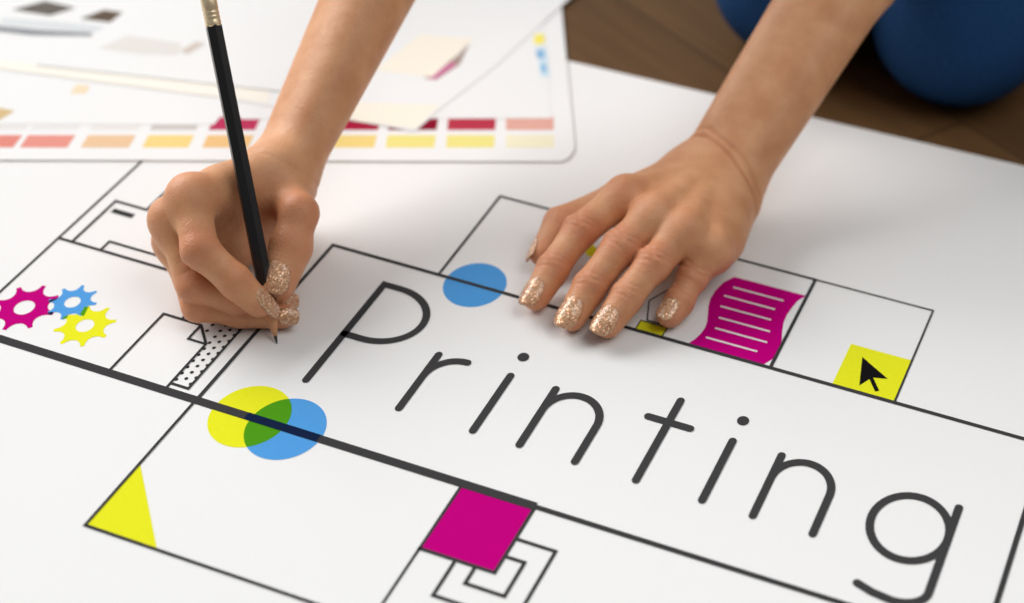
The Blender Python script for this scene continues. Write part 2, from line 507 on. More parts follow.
letter([arc(264.0, -96.2, 20.3, 0, 360, 48), [(284.2, -70.2), (284.2, -139.0)] + arc(268.4, -139.0, 15.8, 0, -90, 14, 10.4) + [(258.0, -150.5), (249.5, -147.4)]], 'printed letter g')

# rules that frame the word and the boxes
stroke('printed_rule', [[(-420, -164.0), (81.2, -164.0)]], 4.9, round_ends=False)['label'] = 'thick rule under the word'
stroke('printed_rule', [[(81.2, -164.3), (420, -164.3)]], 2.9, round_ends=False)
stroke('printed_rule', [[(-121.7, -164.0), (-121.7, 0.8), (420, 0.8)]], 2.3)
stroke('printed_rule', [[(RX, 0.8), (RX, -164)]], 2.9)
stroke('printed_rule', [[(-122.0, -164.0), (-122.3, -274.6), (150, -274.6)]], 1.7)
stroke('printed_rule', [[(39.5, -164.0), (39.5, -360.0)]], 1.6)
stroke('printed_rule', [[(-50.3, 0.8), (-50.3, 95.4), (158.8, 95.4)]], 1.8)
stroke('printed_rule', [[(158.8, 95.4), (231.6, 95.6), (231.6, 1.0)]], 1.25)
stroke('printed_rule', [[(158.8, 95.4), (158.8, 1.0)]], 2.1)
stroke('printed_rule', [[(-276.2, 30.3), (-276.2, -164.0)]], 1.6)
stroke('printed_rule', [[(-276.2, -65.2), (-121.7, -65.2)]], 1.9)

# colour discs
def disc_pts(cx, cy, r):
    return arc(cx, cy, r, 0, 360, 72)[:-1]
fill('printed_disc', disc_pts(-26.3, 1.0, 18.4), M['blue'])['label'] = 'blue disc on the top rule'
dy, db = (-88.6, -163.3, 21.6), (-66.0, -164.3, 21.2)
fill('printed_disc', disc_pts(*dy), M['yellow'])['label'] = 'yellow disc overlapping a blue disc'
fill('printed_disc', disc_pts(*db), M['blue'], ZF + 0.00003)['label'] = 'blue disc overlapping a yellow disc'
def lens(c1, c2):
    (x1, y1, r1), (x2, y2, r2) = c1, c2
    y1, y2 = y1 / PEN, y2 / PEN
    d = math.hypot(x2 - x1, y2 - y1)
    ang = math.atan2(y2 - y1, x2 - x1)
    a = (d * d + r1 * r1 - r2 * r2) / (2 * d)
    t1 = math.acos(a / r1)
    t2 = math.acos((d - a) / r2)
    out = [(x1 + r1 * math.cos(ang - t1 + 2 * t1 * i / 30), y1 + r1 * math.sin(ang - t1 + 2 * t1 * i / 30)) for i in range(31)]
    out += [(x2 + r2 * math.cos(ang + math.pi - t2 + 2 * t2 * i / 30), y2 + r2 * math.sin(ang + math.pi - t2 + 2 * t2 * i / 30)) for i in range(1, 30)]
    return [(p[0], p[1] * PEN) for p in out]
fill('printed_overlap', lens(dy, db), M['green'], ZO)['label'] = 'green overlap of the yellow and blue discs'
stroke('printed_rule_overlap', [[(-90.4, -164.0), (-46.0, -164.0)]], 4.9, M['navy'], ZL + 0.00004, round_ends=False)

# triangle, squares, spirals
fill('printed_triangle', [(-122.0, -274.0), (-121.8, -222.3), (-80.2, -274.0)], M['yellow'])
fill('printed_square', [(39.7, -165.0), (81.1, -165.0), (81.1, -217.8), (39.7, -217.8)], M['magenta'])['label'] = 'magenta square'
stroke('square_outline', [[(39.5, -217.8), (81.1, -217.8), (81.1, -165)]], 2.0)
stroke('printed_spiral', [[(81.1, -190.7), (103.2, -190.7), (103.2, -245.0), (59.6, -245.0), (59.6, -217.8)]], 2.0)
stroke('printed_spiral', [[(81.1, -204.8), (92.0, -204.8), (92.0, -230.8), (70.6, -230.8), (70.6, -217.8)]], 2.0)
fill('printed_square', [(195.2, 42.9), (231.2, 42.9), (231.2, 1.6), (195.2, 1.6)], M['yellow'])['label'] = 'yellow square behind the cursor arrow'
cu = SHEETS['cursor']
cursor = fill('printed_cursor_arrow', [(p[0] * MM, p[1] * MM) for p in cu[:4]], M['cursor'], ZO, metres=True)
stroke('cursor_tail', [[(cu[4][0] / 0.9, cu[4][1] / 0.9), (cu[5][0] / 0.9, cu[5][1] / 0.9)]], 2.4, M['cursor'], ZO, cursor, round_ends=False)

# wavy magenta page
page = fill('printed_page', [(p[0] * MM, p[1] * MM) for p in SHEETS['wavy']], M['magenta'], ZF, metres=True)
page['label'] = 'wavy magenta page with white text lines'
for i in range(6):
    a, b = SHEETS['wavy_lines'][2 * i], SHEETS['wavy_lines'][2 * i + 1]
    stroke('text_line', [[(a[0] / 0.9, a[1] / 0.9), (b[0] / 0.9, a[1] / 0.9)]], 1.25, M['paperline'], ZO, page)

# gears
def gear(cx, cy, rt, off, hole, material, z, label, teeth=8, root=0.70):
    """scalloped cog with a round hole; cy in pen millimetres"""
    out = []
    per = 360 / teeth
    for k in range(teeth):
        for j in range(24):
            a = off + per * (k + j / 24)
            u = (j / 24) * per
            flat = 4.2
            if u < flat or u > per - flat:
                r = rt
            else:
                q = (u - per / 2) / (per / 2 - flat)
                r = rt - (rt * (1 - root)) * math.sqrt(max(0, 1 - abs(q) ** 2.4))
            out.append((cx + r * math.cos(math.radians(a)), cy + r * math.sin(math.radians(a))))
    n = len(out)
    inner = [(cx + hole * math.cos(math.radians(off + 360 * i / n)), cy + hole * math.sin(math.radians(off + 360 * i / n))) for i in range(n)]
    vs = [(p[0] * U, p[1] * PEN * U, z) for p in out + inner]
    fs = [(i, (i + 1) % n, (i + 1) % n + n, i + n) for i in range(n)]
    o = mesh_obj('printed_gear', vs, fs, material, poster)
    o['label'] = label
gear(-254.7, -106.6, 18.4, 5, 5.6, M['magenta'], ZF, 'magenta gear')
gear(-232.5, -93.5, 13.9, 15, 4.4, M['blue'], ZF + 0.00003, 'blue gear')
gear(-213.6, -106.3, 16.5, 34, 4.9, M['yellow'], ZF + 0.00001, 'yellow gear')
ov = SHEETS['gear_green']
fill('printed_overlap', [(p[0] * MM, p[1] * MM) for p in ov[:4]], M['green'], ZO, metres=True)
fill('printed_overlap', [(p[0] * MM, p[1] * MM) for p in ov[4:8]], M['green'], ZO, metres=True)
fill('printed_overlap', [(p[0] * MM, p[1] * MM) for p in ov[8:12]], M['navy'], ZO, metres=True)
fill('printed_overlap', [(p[0] * MM, p[1] * MM) for p in ov[12:16]], M['navy'], ZO, metres=True)

# page with a folded corner in front of a dotted page
stroke('printed_page_outline', [[(-178.8, -164), (-178.8, -103.8), (-153.8, -103.8), (-142.2, -118.0), (-142.2, -164)]], 1.6)
stroke('folded_corner', [[(-153.8, -103.8), (-153.8, -118.2), (-142.2, -118.2)]], 1.5)
stroke('dotted_page_outline', [[(-166.5, -103.8), (-166.5, -95.6), (-130.8, -95.6), (-130.8, -157.2), (-142.2, -157.2)]], 1.6)
vs, fs = [], []
for c, x in enumerate((-164.9, -159.2, -153.5, -147.9, -141.0, -136.4, -131.8)):
    for r in range(14):
        y = -97.6 - r * 6.15 + (3.07 if c % 2 else 0)
        if y < -155.6 or y > -96.8: continue
        if y < -102.4 and x < -152: continue
        if x < -142 and y < -102.4 - (x + 153.8) * 1.22: continue
        s = len(vs)
        vs += [((x + 1.1 * math.cos(t * math.pi / 5)) * U, (y + 1.1 * PEN * math.sin(t * math.pi / 5)) * U, ZF) for t in range(10)]
        fs.append(tuple(range(s, s + 10)))
mesh_obj('printed_dots', vs, fs, M['line'], poster)

# printer icon beside the drawing hand
stroke('printer_icon_outline', [[(-266.6, -65.0), (-266.6, -15.6), (-244.0, -15.6), (-243.8, 24.0), (-190, 24.0), (-190, -15.6), (-160, -15.6), (-160, -65)]], 1.8)
fill('printer_icon_panel', [(-243.2, -8.0), (-243.0, 24.0), (-200.0, 24.0), (-200.0, -2)], M['blue'], ZF)
stroke('printer_icon_slot', [[(-262.8, -25.3), (-247.6, -25.3)]], 3.8, round_ends=False)
stroke('printer_icon_tray', [[(-246.3, -65), (-246.3, -55.0), (-185, -55.0)]], 1.8)

# desk lamp icon under the flat hand
fill('lamp_icon_base', [(76.2, 10.9), (92.8, 10.9), (92.8, 2.2), (76.2, 2.2)], M['yellow'])
stroke('lamp_icon_base_outline', [[(76.2, 2.0), (76.2, 10.9), (92.8, 10.9), (92.8, 2.0)]], 0.8)
stroke('lamp_icon_arm', [[(88, 63.0), (74.1, 31.2), (79.5, 12.5), (92.0, 12.5)]], 0.9)
fill('lamp_icon_shade', [(-14.2, 94.6), (-6.4, 94.6), (34.0, 62.0), (25.0, 58.0)], M['yellow'])

# ------------------------------------------------------------------ loose sheets at the back
def rounded(pts, r, n=6):
    out = []
    m = len(pts)
    for i in range(m):
        p = Vector(pts[i]); a = Vector(pts[i - 1]); b = Vector(pts[(i + 1) % m])
        da, db_ = (a - p), (b - p)
        rr = min(r, da.length * 0.4, db_.length * 0.4)
        s, e = p + da.normalized() * rr, p + db_.normalized() * rr
        for k in range(n + 1):
            t = k / n
            out.append(tuple((1 - t) ** 2 * s + 2 * t * (1 - t) * p + t * t * e))
    return out

def mpts(key):
    return [(p[0] * MM, p[1] * MM) for p in SHEETS[key]]

def sheet(key, z0, z1, label, r=0.002, name='paper_sheet'):
    o = slab(name, rounded(mpts(key), r), z0, z1, M['sheet'])
    tag(o, label, 'paper')
    return o

def print_on(parent, name, key, rgb, z, r=0.0006, label=None):
    key_m = 'swatch_%d_%d_%d' % rgb
    if key_m not in M:
        M[key_m] = ink('print_%d_%d_%d' % rgb, rgb)
    p = fill(name, rounded(key if isinstance(key, list) else mpts(key), r, 3), M[key_m], z, parent, metres=True)
    if label: p['label'] = label
    return p

s1 = sheet('chart', 0.0002, 0.0011, 'white colour chart with rows of red, orange and yellow swatches along its front edge', 0.008, 'colour_chart')
zc = 0.00115
for q, rgb in zip(range(10), FRONT):
    print_on(s1, 'colour_swatch', [(p[0] * MM, p[1] * MM) for p in SHEETS['front'][4 * q:4 * q + 4]], rgb, zc)
for q, rgb in zip(range(10), BACK):
    print_on(s1, 'colour_swatch', [(p[0] * MM, p[1] * MM) for p in SHEETS['back'][4 * q:4 * q + 4]], rgb, zc)
s4 = sheet('plain', 0.00120, 0.00135, 'mostly blank white sheet lying on the colour chart, just behind its leftmost swatches')
print_on(s4, 'printed_mark', 'plain_mark', (214, 188, 140), 0.001406)
print_on(s4, 'printed_mark', 'plain_mark_b', (240, 222, 190), 0.001412)
s2 = sheet('marks', 0.00120, 0.00135, 'white sheet with small yellow and blue marks near its right edge, on the chart')
print_on(s2, 'printed_strip', 'mark_strip', (212, 230, 240), 0.001418)
print_on(s2, 'printed_mark', 'mark_yellow', (246, 234, 110), 0.001424, 0.002)
print_on(s2, 'printed_mark', 'mark_blue', (140, 184, 220), 0.001430, 0.002)
print_on(s2, 'printed_mark', 'mark_blue_b', (150, 194, 226), 0.001436, 0.002)
s5 = sheet('photos', 0.00180, 0.00195, 'sheet with two dark grey photographs at the far left of the stack')
print_on(s5, 'printed_photo', 'photo_a', (112, 106, 100), 0.002000)
print_on(s5, 'printed_photo', 'photo_b', (104, 90, 78), 0.002006)
print_on(s5, 'printed_panel', 'photo_panel', (218, 222, 224), 0.002012)
print_on(s5, 'printed_bar_or_shade', 'photo_bar', (150, 154, 158), 0.002018)
s3 = sheet('cream', 0.00150, 0.00165, 'turned sheet with cream panels and a small pink bar, its corner over the yellow swatches')
print_on(s3, 'printed_panel', 'cream_band', (248, 243, 232), 0.001724)
print_on(s3, 'printed_panel', 'cream_block', (248, 241, 226), 0.001730)
print_on(s3, 'printed_panel', 'cream_block_b', (248, 241, 226), 0.001736)
print_on(s3, 'printed_bar_or_shade', 'pink_bar_shade', (170, 150, 140), 0.001700)  # shade along the pink bar, painted as a flat grey-brown patch
print_on(s3, 'printed_bar_or_shade', 'pink_bar', (206, 120, 158), 0.001706)
s6 = sheet('top', 0.00210, 0.00225, 'uppermost white sheet behind the pencil with faint grey print')
print_on(s6, 'printed_photo', 'top_grey', (228, 224, 220), 0.002312)
print_on(s6, 'printed_photo', 'top_grey_b', (212, 200, 190), 0.002318)

# ------------------------------------------------------------------ pencil
def frame(d):
    d = Vector(d).normalized()
    a = Vector((1, 0, 0)) if abs(d.x) < 0.8 else Vector((0, 1, 0))
    x = (a - d * a.dot(d)).normalized()
    return x, d.cross(x), d

pt, pe = Vector(RIGHT_HAND['pencil'][0][:3]) * MM, Vector(RIGHT_HAND['pencil'][1][:3]) * MM
pdir = (pe - pt).normalized()
pencil = empty('pencil', pt)
tag(pencil, 'black pencil with a gold ferrule, held in the drawing hand, point on the poster', 'pencil')
pencil.rotation_euler = pdir.to_track_quat('Z', 'Y').to_euler()
PR = 0.0041
plen = (pe - pt).length

def lathe(name, prof, material, parent, n=24, hexa=None, smooth=True, closed=True):
    vs, fs = [], []
    for (z, r) in prof:
        for j in range(n):
            t = 2 * math.pi * j / n
            rr = r
            if hexa:
                tt = (t + math.pi / 6) % (math.pi / 3) - math.pi / 6
                rr = r * (0.93 / math.cos(tt)) if hexa == 1 else r
            vs.append((rr * math.cos(t), rr * math.sin(t), z))
    for i in range(len(prof) - 1):
        for j in range(n):
            fs.append((i * n + j, i * n + (j + 1) % n, (i + 1) * n + (j + 1) % n, (i + 1) * n + j))
    if closed:
        fs.append(tuple(reversed(range(n))))
        fs.append(tuple(range((len(prof) - 1) * n, len(prof) * n)))
    return mesh_obj(name, vs, fs, material, parent, smooth)

M['lacquer'] = mat('black_lacquer', lin(24, 23, 24), 0.3, 0.5)
M['cedar'] = mat('sharpened_cedar', lin(206, 148, 108), 0.7, 0.2)
n = node(M['cedar'], 'ShaderNodeTexNoise'); n.inputs['Scale'].default_value = 600
r = ramp(M['cedar'], [(0.3, lin(190, 128, 90)), (0.7, lin(220, 166, 126))])
link(M['cedar'], n.outputs['Fac'], r.inputs['Fac']); link(M['cedar'], r.outputs['Color'], bsdf(M['cedar']).inputs['Base Color'])
M['lead'] = mat('graphite', lin(50, 46, 46), 0.4, 0.5)
M['brass'] = mat('brass_ferrule', lin(226, 200, 150), 0.28, 0.5); bsdf(M['brass']).inputs['Metallic'].default_value = 0.5
n = node(M['brass'], 'ShaderNodeTexNoise'); n.inputs['Scale'].default_value = 420
r = ramp(M['brass'], [(0.35, lin(214, 178, 122)), (0.62, lin(252, 238, 208))])
link(M['brass'], n.outputs['Fac'], r.inputs['Fac']); link(M['brass'], r.outputs['Color'], bsdf(M['brass']).inputs['Base Color'])
M['eraser'] = mat('pink_eraser', lin(214, 140, 132), 0.8, 0.2)

# shaft: hexagonal, its front end scalloped where the lacquer was cut away
n_ = 36
vs, fs = [], []
rings = []
def hexr(t):
    tt = (t + math.pi / 6) % (math.pi / 3) - math.pi / 6
    return PR * 0.94 / math.cos(tt)
for i, z in enumerate((0.0, 0.0006, 0.02, plen * 0.5, plen - 0.0006, plen)):
    for j in range(n_):
        t = 2 * math.pi * j / n_
        rr = hexr(t)
        zz = z
        if i < 2:
            zz = 0.0172 + 0.0026 * math.cos(6 * t) * 0.5 + z
        if i == 0: rr *= 0.97
        if i == 5: rr *= 0.9
        vs.append((rr * math.cos(t), rr * math.sin(t), zz))
for i in range(5):
    for j in range(n_):
        fs.append((i * n_ + j, i * n_ + (j + 1) % n_, (i + 1) * n_ + (j + 1) % n_, (i + 1) * n_ + j))
fs.append(tuple(range(5 * n_, 6 * n_)))
fs.append(tuple(reversed(range(n_))))
mesh_obj('shaft', vs, fs, M['lacquer'], pencil)
lathe('sharpened_wood', [(0.0042, 0.0010), (0.010, 0.00235), (0.0165, 0.0038), (0.0195, 0.0039)], M['cedar'], pencil)
lathe('lead', [(0.0, 0.00015), (0.0006, 0.00035), (0.0045, 0.00105), (0.006, 0.0009)], M['lead'], pencil)
fz = plen
prof = [(fz - 0.001, PR * 0.98), (fz, PR * 1.02)]
for k in range(3):
    prof += [(fz + 0.002 + k * 0.0022, PR * 1.03), (fz + 0.003 + k * 0.0022, PR * 0.96), (fz + 0.0034 + k * 0.0022, PR * 1.03)]
prof += [(fz + 0.0145, PR * 1.02), (fz + 0.015, PR * 0.97)]
lathe('ferrule', prof, M['brass'], pencil)
lathe('eraser', [(fz + 0.013, PR * 0.9), (fz + 0.021, PR * 0.92), (fz + 0.0228, PR * 0.8), (fz + 0.0235, PR * 0.5)], M['eraser'], pencil)

# ------------------------------------------------------------------ person: one distance field per region, meshed by surface nets
def cone(P, a, b, ra, rb):
    a = np.asarray(a, np.float32); b = np.asarray(b, np.float32)
    ba = b - a
    pa = P - a
    h = np.clip((pa @ ba) / max(float(ba @ ba), 1e-6), 0, 1)
    return np.linalg.norm(pa - h[..., None] * ba, axis=-1) - (ra + (rb - ra) * h)

def ell(P, c, r, Rm=None):
    q = P - np.asarray(c, np.float32)
    if Rm is not None:
        q = q @ np.asarray(Rm, np.float32).T
    r = np.asarray(r, np.float32)
    k0 = np.linalg.norm(q / r, axis=-1)
    k1 = np.linalg.norm(q / (r * r), axis=-1)
    return k0 * (k0 - 1.0) / np.maximum(k1, 1e-6)

def smin(a, b, k):
    h = np.maximum(k - np.abs(a - b), 0.0) / k
    return np.minimum(a, b) - h * h * k * 0.25

def smax(a, b, k):
    return -smin(-a, -b, k)

def surface_nets(fn, lo, hi, vox, blk=20):
    """quads of the zero level of fn inside a box, working only on blocks near the surface"""
    lo = np.array(lo, np.float32)
    n = np.ceil((np.array(hi) - lo) / vox).astype(int) + 1
    nb = -(-n // blk)
    N = nb * blk
    g = np.full(tuple(N), 9.0, np.float32)
    ii = np.stack(np.meshgrid(*[np.arange(k) for k in nb], indexing='ij'), -1).reshape(-1, 3)
    cen = lo + (ii * blk + blk / 2 - 0.5).astype(np.float32) * vox
    dc = fn(cen)
    rad = blk * vox * 0.87 * 1.25 + 2.0
    loc = np.stack(np.meshgrid(*[np.arange(blk)] * 3, indexing='ij'), -1).reshape(-1, 3).astype(np.float32) * vox
    for b, c, d in zip(ii, cen, dc):
        s = tuple(slice(k * blk, (k + 1) * blk) for k in b)
        if abs(d) > rad:
            g[s] = d
            continue
        g[s] = fn(loc + (lo + b.astype(np.float32) * blk * vox)).reshape(blk, blk, blk)
    ins = g < 0
    cnt = np.zeros(tuple(N - 1), np.int8)
    for dx in (0, 1):
        for dy_ in (0, 1):
            for dz in (0, 1):
                cnt += ins[dx:N[0] - 1 + dx, dy_:N[1] - 1 + dy_, dz:N[2] - 1 + dz]
    act = (cnt > 0) & (cnt < 8)
    idx = np.argwhere(act)
    vid = np.full(tuple(N - 1), -1, np.int32)
    vid[act] = np.arange(len(idx))
    acc = np.zeros((len(idx), 3), np.float32)
    wt = np.zeros((len(idx), 1), np.float32)
    corners = [np.array(c) for c in ((0,0,0),(1,0,0),(0,1,0),(1,1,0),(0,0,1),(1,0,1),(0,1,1),(1,1,1))]
    val = [g[tuple((idx + c).T)] for c in corners]
    for i in range(8):
        for ax in range(3):
            j = i | (1 << ax)
            if j == i: continue
            a, b_ = val[i], val[j]
            m_ = (a < 0) != (b_ < 0)
            t = np.where(m_, a / np.where(m_, a - b_, 1), 0)
            p = corners[i] + t[:, None] * (corners[j] - corners[i])
            acc += np.where(m_[:, None], p, 0)
            wt += m_[:, None]
    V = lo + (idx + acc / np.maximum(wt, 1)) * vox
    Fs = []
    for ax in range(3):
        a1, a2 = (ax + 1) % 3, (ax + 2) % 3
        sl0 = [slice(1, None)] * 3; sl1 = [slice(1, None)] * 3
        core = [slice(1, N[k] - 1) for k in range(3)]
        s0 = list(core); s1_ = list(core)
        s0[ax] = slice(0, N[ax] - 1); s1_[ax] = slice(1, N[ax])
        A, B = ins[tuple(s0)], ins[tuple(s1_)]
        for flip in (False, True):
            e = np.argwhere((A & ~B) if not flip else (~A & B))
            if not len(e): continue
            base = e.copy()
            for k in range(3):
                if k != ax: base[:, k] += 1
            def vv(d1, d2):
                q = base.copy(); q[:, a1] -= d1; q[:, a2] -= d2
                return vid[tuple(q.T)]
            quad = np.stack([vv(1, 1), vv(0, 1), vv(0, 0), vv(1, 0)], 1)
            if flip: quad = quad[:, ::-1]
            Fs.append(quad)
    Fq = np.concatenate(Fs)
    return V, Fq[(Fq >= 0).all(1)]

def A3(p): return np.array(p[:3], np.float32)

class Hand:
    def __init__(s, H, side):
        s.H = H
        s.side = side
        s.wrist = A3(H['wrist'][0])
        s.fing = {k: [(A3(p), p[3]) for p in H[k]] for k in ('index', 'middle', 'ring', 'pinky', 'thumb')}
        arm = [A3(p) for p in H['arm']]
        s.arm0, s.armm, s.arm1 = arm
        mc = np.mean([s.fing[k][0][0] for k in ('index', 'middle', 'ring', 'pinky')], axis=0)
        s.across = s.fing['index'][0][0] - s.fing['pinky'][0][0]
        s.across /= np.linalg.norm(s.across)
        s.fwd = (mc - s.wrist) / np.linalg.norm(mc - s.wrist)
        nrm = np.cross(s.across, s.fwd)
        nrm /= np.linalg.norm(nrm)
        s.dors = nrm if nrm[2] > 0 else -nrm
        d = s.arm1 - s.arm0
        s.adir = d / np.linalg.norm(d)
        s.elbow = s.arm0 + s.adir * 215
        ar = np.cross(s.adir, np.array([0, 0, 1], np.float32)); ar /= np.linalg.norm(ar)
        s.aside = ar
        vd = s.wrist - np.array([308.7, -787.5, 630.0]); vd /= np.linalg.norm(vd)
        lat = np.cross(s.adir, vd); lat /= np.linalg.norm(lat)
        dep = np.cross(lat, s.adir)
        s.flat = ar if side == 'L' else 0.9 * dep + 0.43 * lat

    def finger(s, P, k):
        ch = s.fing[k]
        d = None
        for i in range(3):
            (a, ra), (b, rb) = ch[i], ch[i + 1]
            mid = (a + b) / 2
            # waist between the joints
            w = 0.94 if i < 2 else 1.0
            c1 = cone(P, a, mid, ra, (ra + rb) / 2 * w)
            c2 = cone(P, mid, b, (ra + rb) / 2 * w, rb)
            c = np.minimum(c1, c2)
            d = c if d is None else smin(d, c, 2.5)
        # soft pad under the tip
        a, b = ch[2][0], ch[3][0]
        ax = (b - a) / np.linalg.norm(b - a)
        pd = s.tipdors(k)
        d = smin(d, cone(P, a + ax * 4 - pd * 1.6, b - ax * 1.5 - pd * 1.4, ch[2][1] * 0.82, ch[3][1] * 0.88), 4)
        return d

    def tipdors(s, k):
        ch = s.fing[k]
        a, b = ch[2][0], ch[3][0]
        ax = (b - a) / np.linalg.norm(b - a)
        v = np.array(NAIL[s.side][k], np.float32)
        v = v - ax * (v @ ax)
        return v / np.linalg.norm(v)

    def forearm(s, P):
        w = s.wrist
        e = s.elbow
        sd = s.flat
        o0, r0, o1, r1 = s.WR
        d = smin(cone(P, w + sd * o0, e + sd * o1, r0, r1), cone(P, w - sd * o0, e - sd * o1, r0, r1), 12)
        mid = w + (e - w) * 0.86
        return smin(d, cone(P, w + (e - w) * 0.80, mid, 22, 28), 30)

    def palm(s, P):
        w = s.wrist
        d = s.forearm(P)
        f = s.fing
        sgn = {'index': .62, 'middle': .22, 'ring': -.22, 'pinky': -.6}
        pw = None
        for k in ('index', 'middle', 'ring', 'pinky'):
            m_, r_ = f[k][0]
            st = w + s.across * (sgn[k] * 17) + s.fwd * 3
            c = cone(P, st, m_ - s.dors * 2.0, 12.0, r_ * 0.98)
            pw = c if pw is None else smin(pw, c, 19)
        # flesh of the palm below the bones
        c = cone(P, w + s.fwd * 14 - s.dors * 6 * s.PF - s.across * 8, f['ring'][0][0] - s.dors * 7 * s.PF - s.fwd * 6, 13, 10)
        pw = smin(pw, c, 10)
        c = cone(P, w + s.fwd * 12 - s.dors * 5 * s.PF - s.across * 14, f['pinky'][0][0] - s.dors * 5 * s.PF - s.fwd * 5, 12.5, 9.5)
        pw = smin(pw, c, 10)
        d = smin(d, pw, 14)
        # knuckle heads and extensor tendons
        for k in ('index', 'middle', 'ring', 'pinky'):
            m_, r_ = f[k][0]
            d = smin(d, cone(P, m_ + s.dors * s.KN[0], m_ + s.dors * s.KN[0] + s.fwd * 2, r_ * s.KN[1], r_ * s.KN[1]), 6)
            st = w + s.across * (sgn[k] * 9) + s.dors * 10 + s.fwd * 14
            d = smin(d, cone(P, st, m_ + s.dors * (r_ - 2.6), 1.2, 2.2), 7)
        return d

    def __call__(s, P):
        pm = s.palm(P)
        d = pm
        fl_ = s.H['flesh']
        for q in range(0, len(fl_) - 1, 2):
            d = smin(d, cone(P, fl_[q][:3], fl_[q + 1][:3], fl_[q][3], fl_[q + 1][3]), 10)
        for k in ('index', 'middle', 'ring', 'pinky'):
            d = np.minimum(d, smin(pm, s.finger(P, k), 6))
        # thumb with its own base muscle and web
        t = s.finger(P, 'thumb')
        tb = cone(P, s.wrist + s.across * 15 + s.fwd * 8 - s.dors * 3, s.fing['thumb'][0][0], 12.5, s.fing['thumb'][0][1])
        t = smin(t, tb, 8)
        th = smin(pm, t, 11)
        if s.WEB:
            a, b, r0 = s.WEB
            th = smin(th, cone(P, A3(a), A3(b), r0, r0), 8)
        d = np.minimum(d, th)
        d = d + s.detail(P)
        return np.maximum(d, 0.25 - P[..., 2])       # flesh flattens where it rests on the paper

    def detail(s, P):
        """creases over the finger joints and around the wrist"""
        out = np.zeros(P.shape[:-1], np.float32)
        for k, ch in s.fing.items():
            for i, amp in (((1, 0.95), (2, 0.7)) if k != 'thumb' else ((2, 0.45),)):
                j, r_ = ch[i]
                ax = ch[i + 1][0] - ch[i - 1][0]
                ax = ax / np.linalg.norm(ax)
                dv = s.dors - ax * (s.dors @ ax)
                dv = dv / np.linalg.norm(dv)
                sv = np.cross(ax, dv)
                q = P - j
                u = q @ ax
                lat = q @ sv
                rad = q - u[..., None] * ax
                rl = np.linalg.norm(rad, axis=-1)
                dd = np.clip((rad @ dv) / np.maximum(rl, 1e-3), 0, 1)
                near = dd * np.exp(-((rl - r_) / 5.0) ** 2) * (rl < r_ + 7)
                ph = sum(j) * 0.37 + i
                for c, (o_, w_, g_) in enumerate(((-3.4, 0.7, 1.0), (-0.7, 1.0, 1.15), (1.6, 0.55, 0.9), (4.0, 0.6, 1.0))):
                    bend = 0.035 * lat * lat * (1 if o_ > 0 else -1) + 0.45 * np.sin(lat * 0.55 + ph + 1.7 * c)
                    out += amp * w_ * near * np.exp(-((u - o_ - bend) / g_) ** 2)
                out -= 0.35 * amp * near * np.exp(-(u / 6.0) ** 2)
        for off, amp in s.CREASE:
            q = P - s.c0
            u = q @ s.cdir - off - 1.2 * np.sin(q @ s.across * 0.09 + off)
            out += amp * np.exp(-(u / 1.2) ** 2) * np.exp(-(np.linalg.norm(q, axis=-1) / 36) ** 6)
        return out

NAIL = {'L': {'index': (-0.30, -0.35, 1), 'middle': (-0.12, -0.35, 1), 'ring': (-0.05, -0.35, 1), 'pinky': (-0.15, -0.40, 1), 'thumb': (-0.95, -0.30, 0.35)},
        'R': {'index': (0.28, -0.22, 0.92), 'middle': (0.9, -0.5, 0.5), 'ring': (0.7, -0.6, 0.6), 'pinky': (0.5, -0.6, 0.6), 'thumb': (0.10, -0.75, 0.75)}}
hl = Hand(LEFT_HAND, 'L')
hr = Hand(RIGHT_HAND, 'R')
hl.WR = (9.5, 16.0, 10.0, 22.5)
hr.WR = (8.0, 14.0, 7.0, 27.0)
hl.KN = (0.9, 0.86)
hr.KN = (0.9, 0.88)
hl.WEB = None
hr.WEB = (RIGHT_HAND['web'][0], RIGHT_HAND['web'][1], 6.5)
hl.PF, hr.PF = 1.0, 0.15
cA, cB = A3(LEFT_HAND['crease'][0]), A3(LEFT_HAND['crease'][1])
hl.cdir = np.cross(cB - cA, hl.dors); hl.cdir /= np.linalg.norm(hl.cdir)
if hl.cdir @ hl.fwd > 0: hl.cdir = -hl.cdir
hl.c0 = (cA + cB) / 2
hr.cdir, hr.c0 = hr.adir, hr.wrist
hl.CREASE = [(0.0, 2.6), (5.0, 2.0)]
hr.CREASE = [(2.0, 0.5)]

# the rest of the body, kneeling and sitting on the heels
SH_L, SH_R = np.array([215., 375, 345]), np.array([-58., 330, 330])
NECK, PELV = np.array([80., 362, 362]), np.array([132., 630, 165])
HEAD = np.array([46., 296, 452])
KNEE_L, KNEE_R = np.array(KNEES[0]), np.array(KNEES[1])
HIP_L, HIP_R = np.array([200., 630, 140]), np.array([78., 640, 140])
hf = np.array([-0.28, -0.62, -0.73]); hf /= np.linalg.norm(hf)      # where the face looks
hu = np.array([0.0, -0.76, 0.65]); hu -= hf * (hu @ hf); hu /= np.linalg.norm(hu)
hs = np.cross(hu, hf)

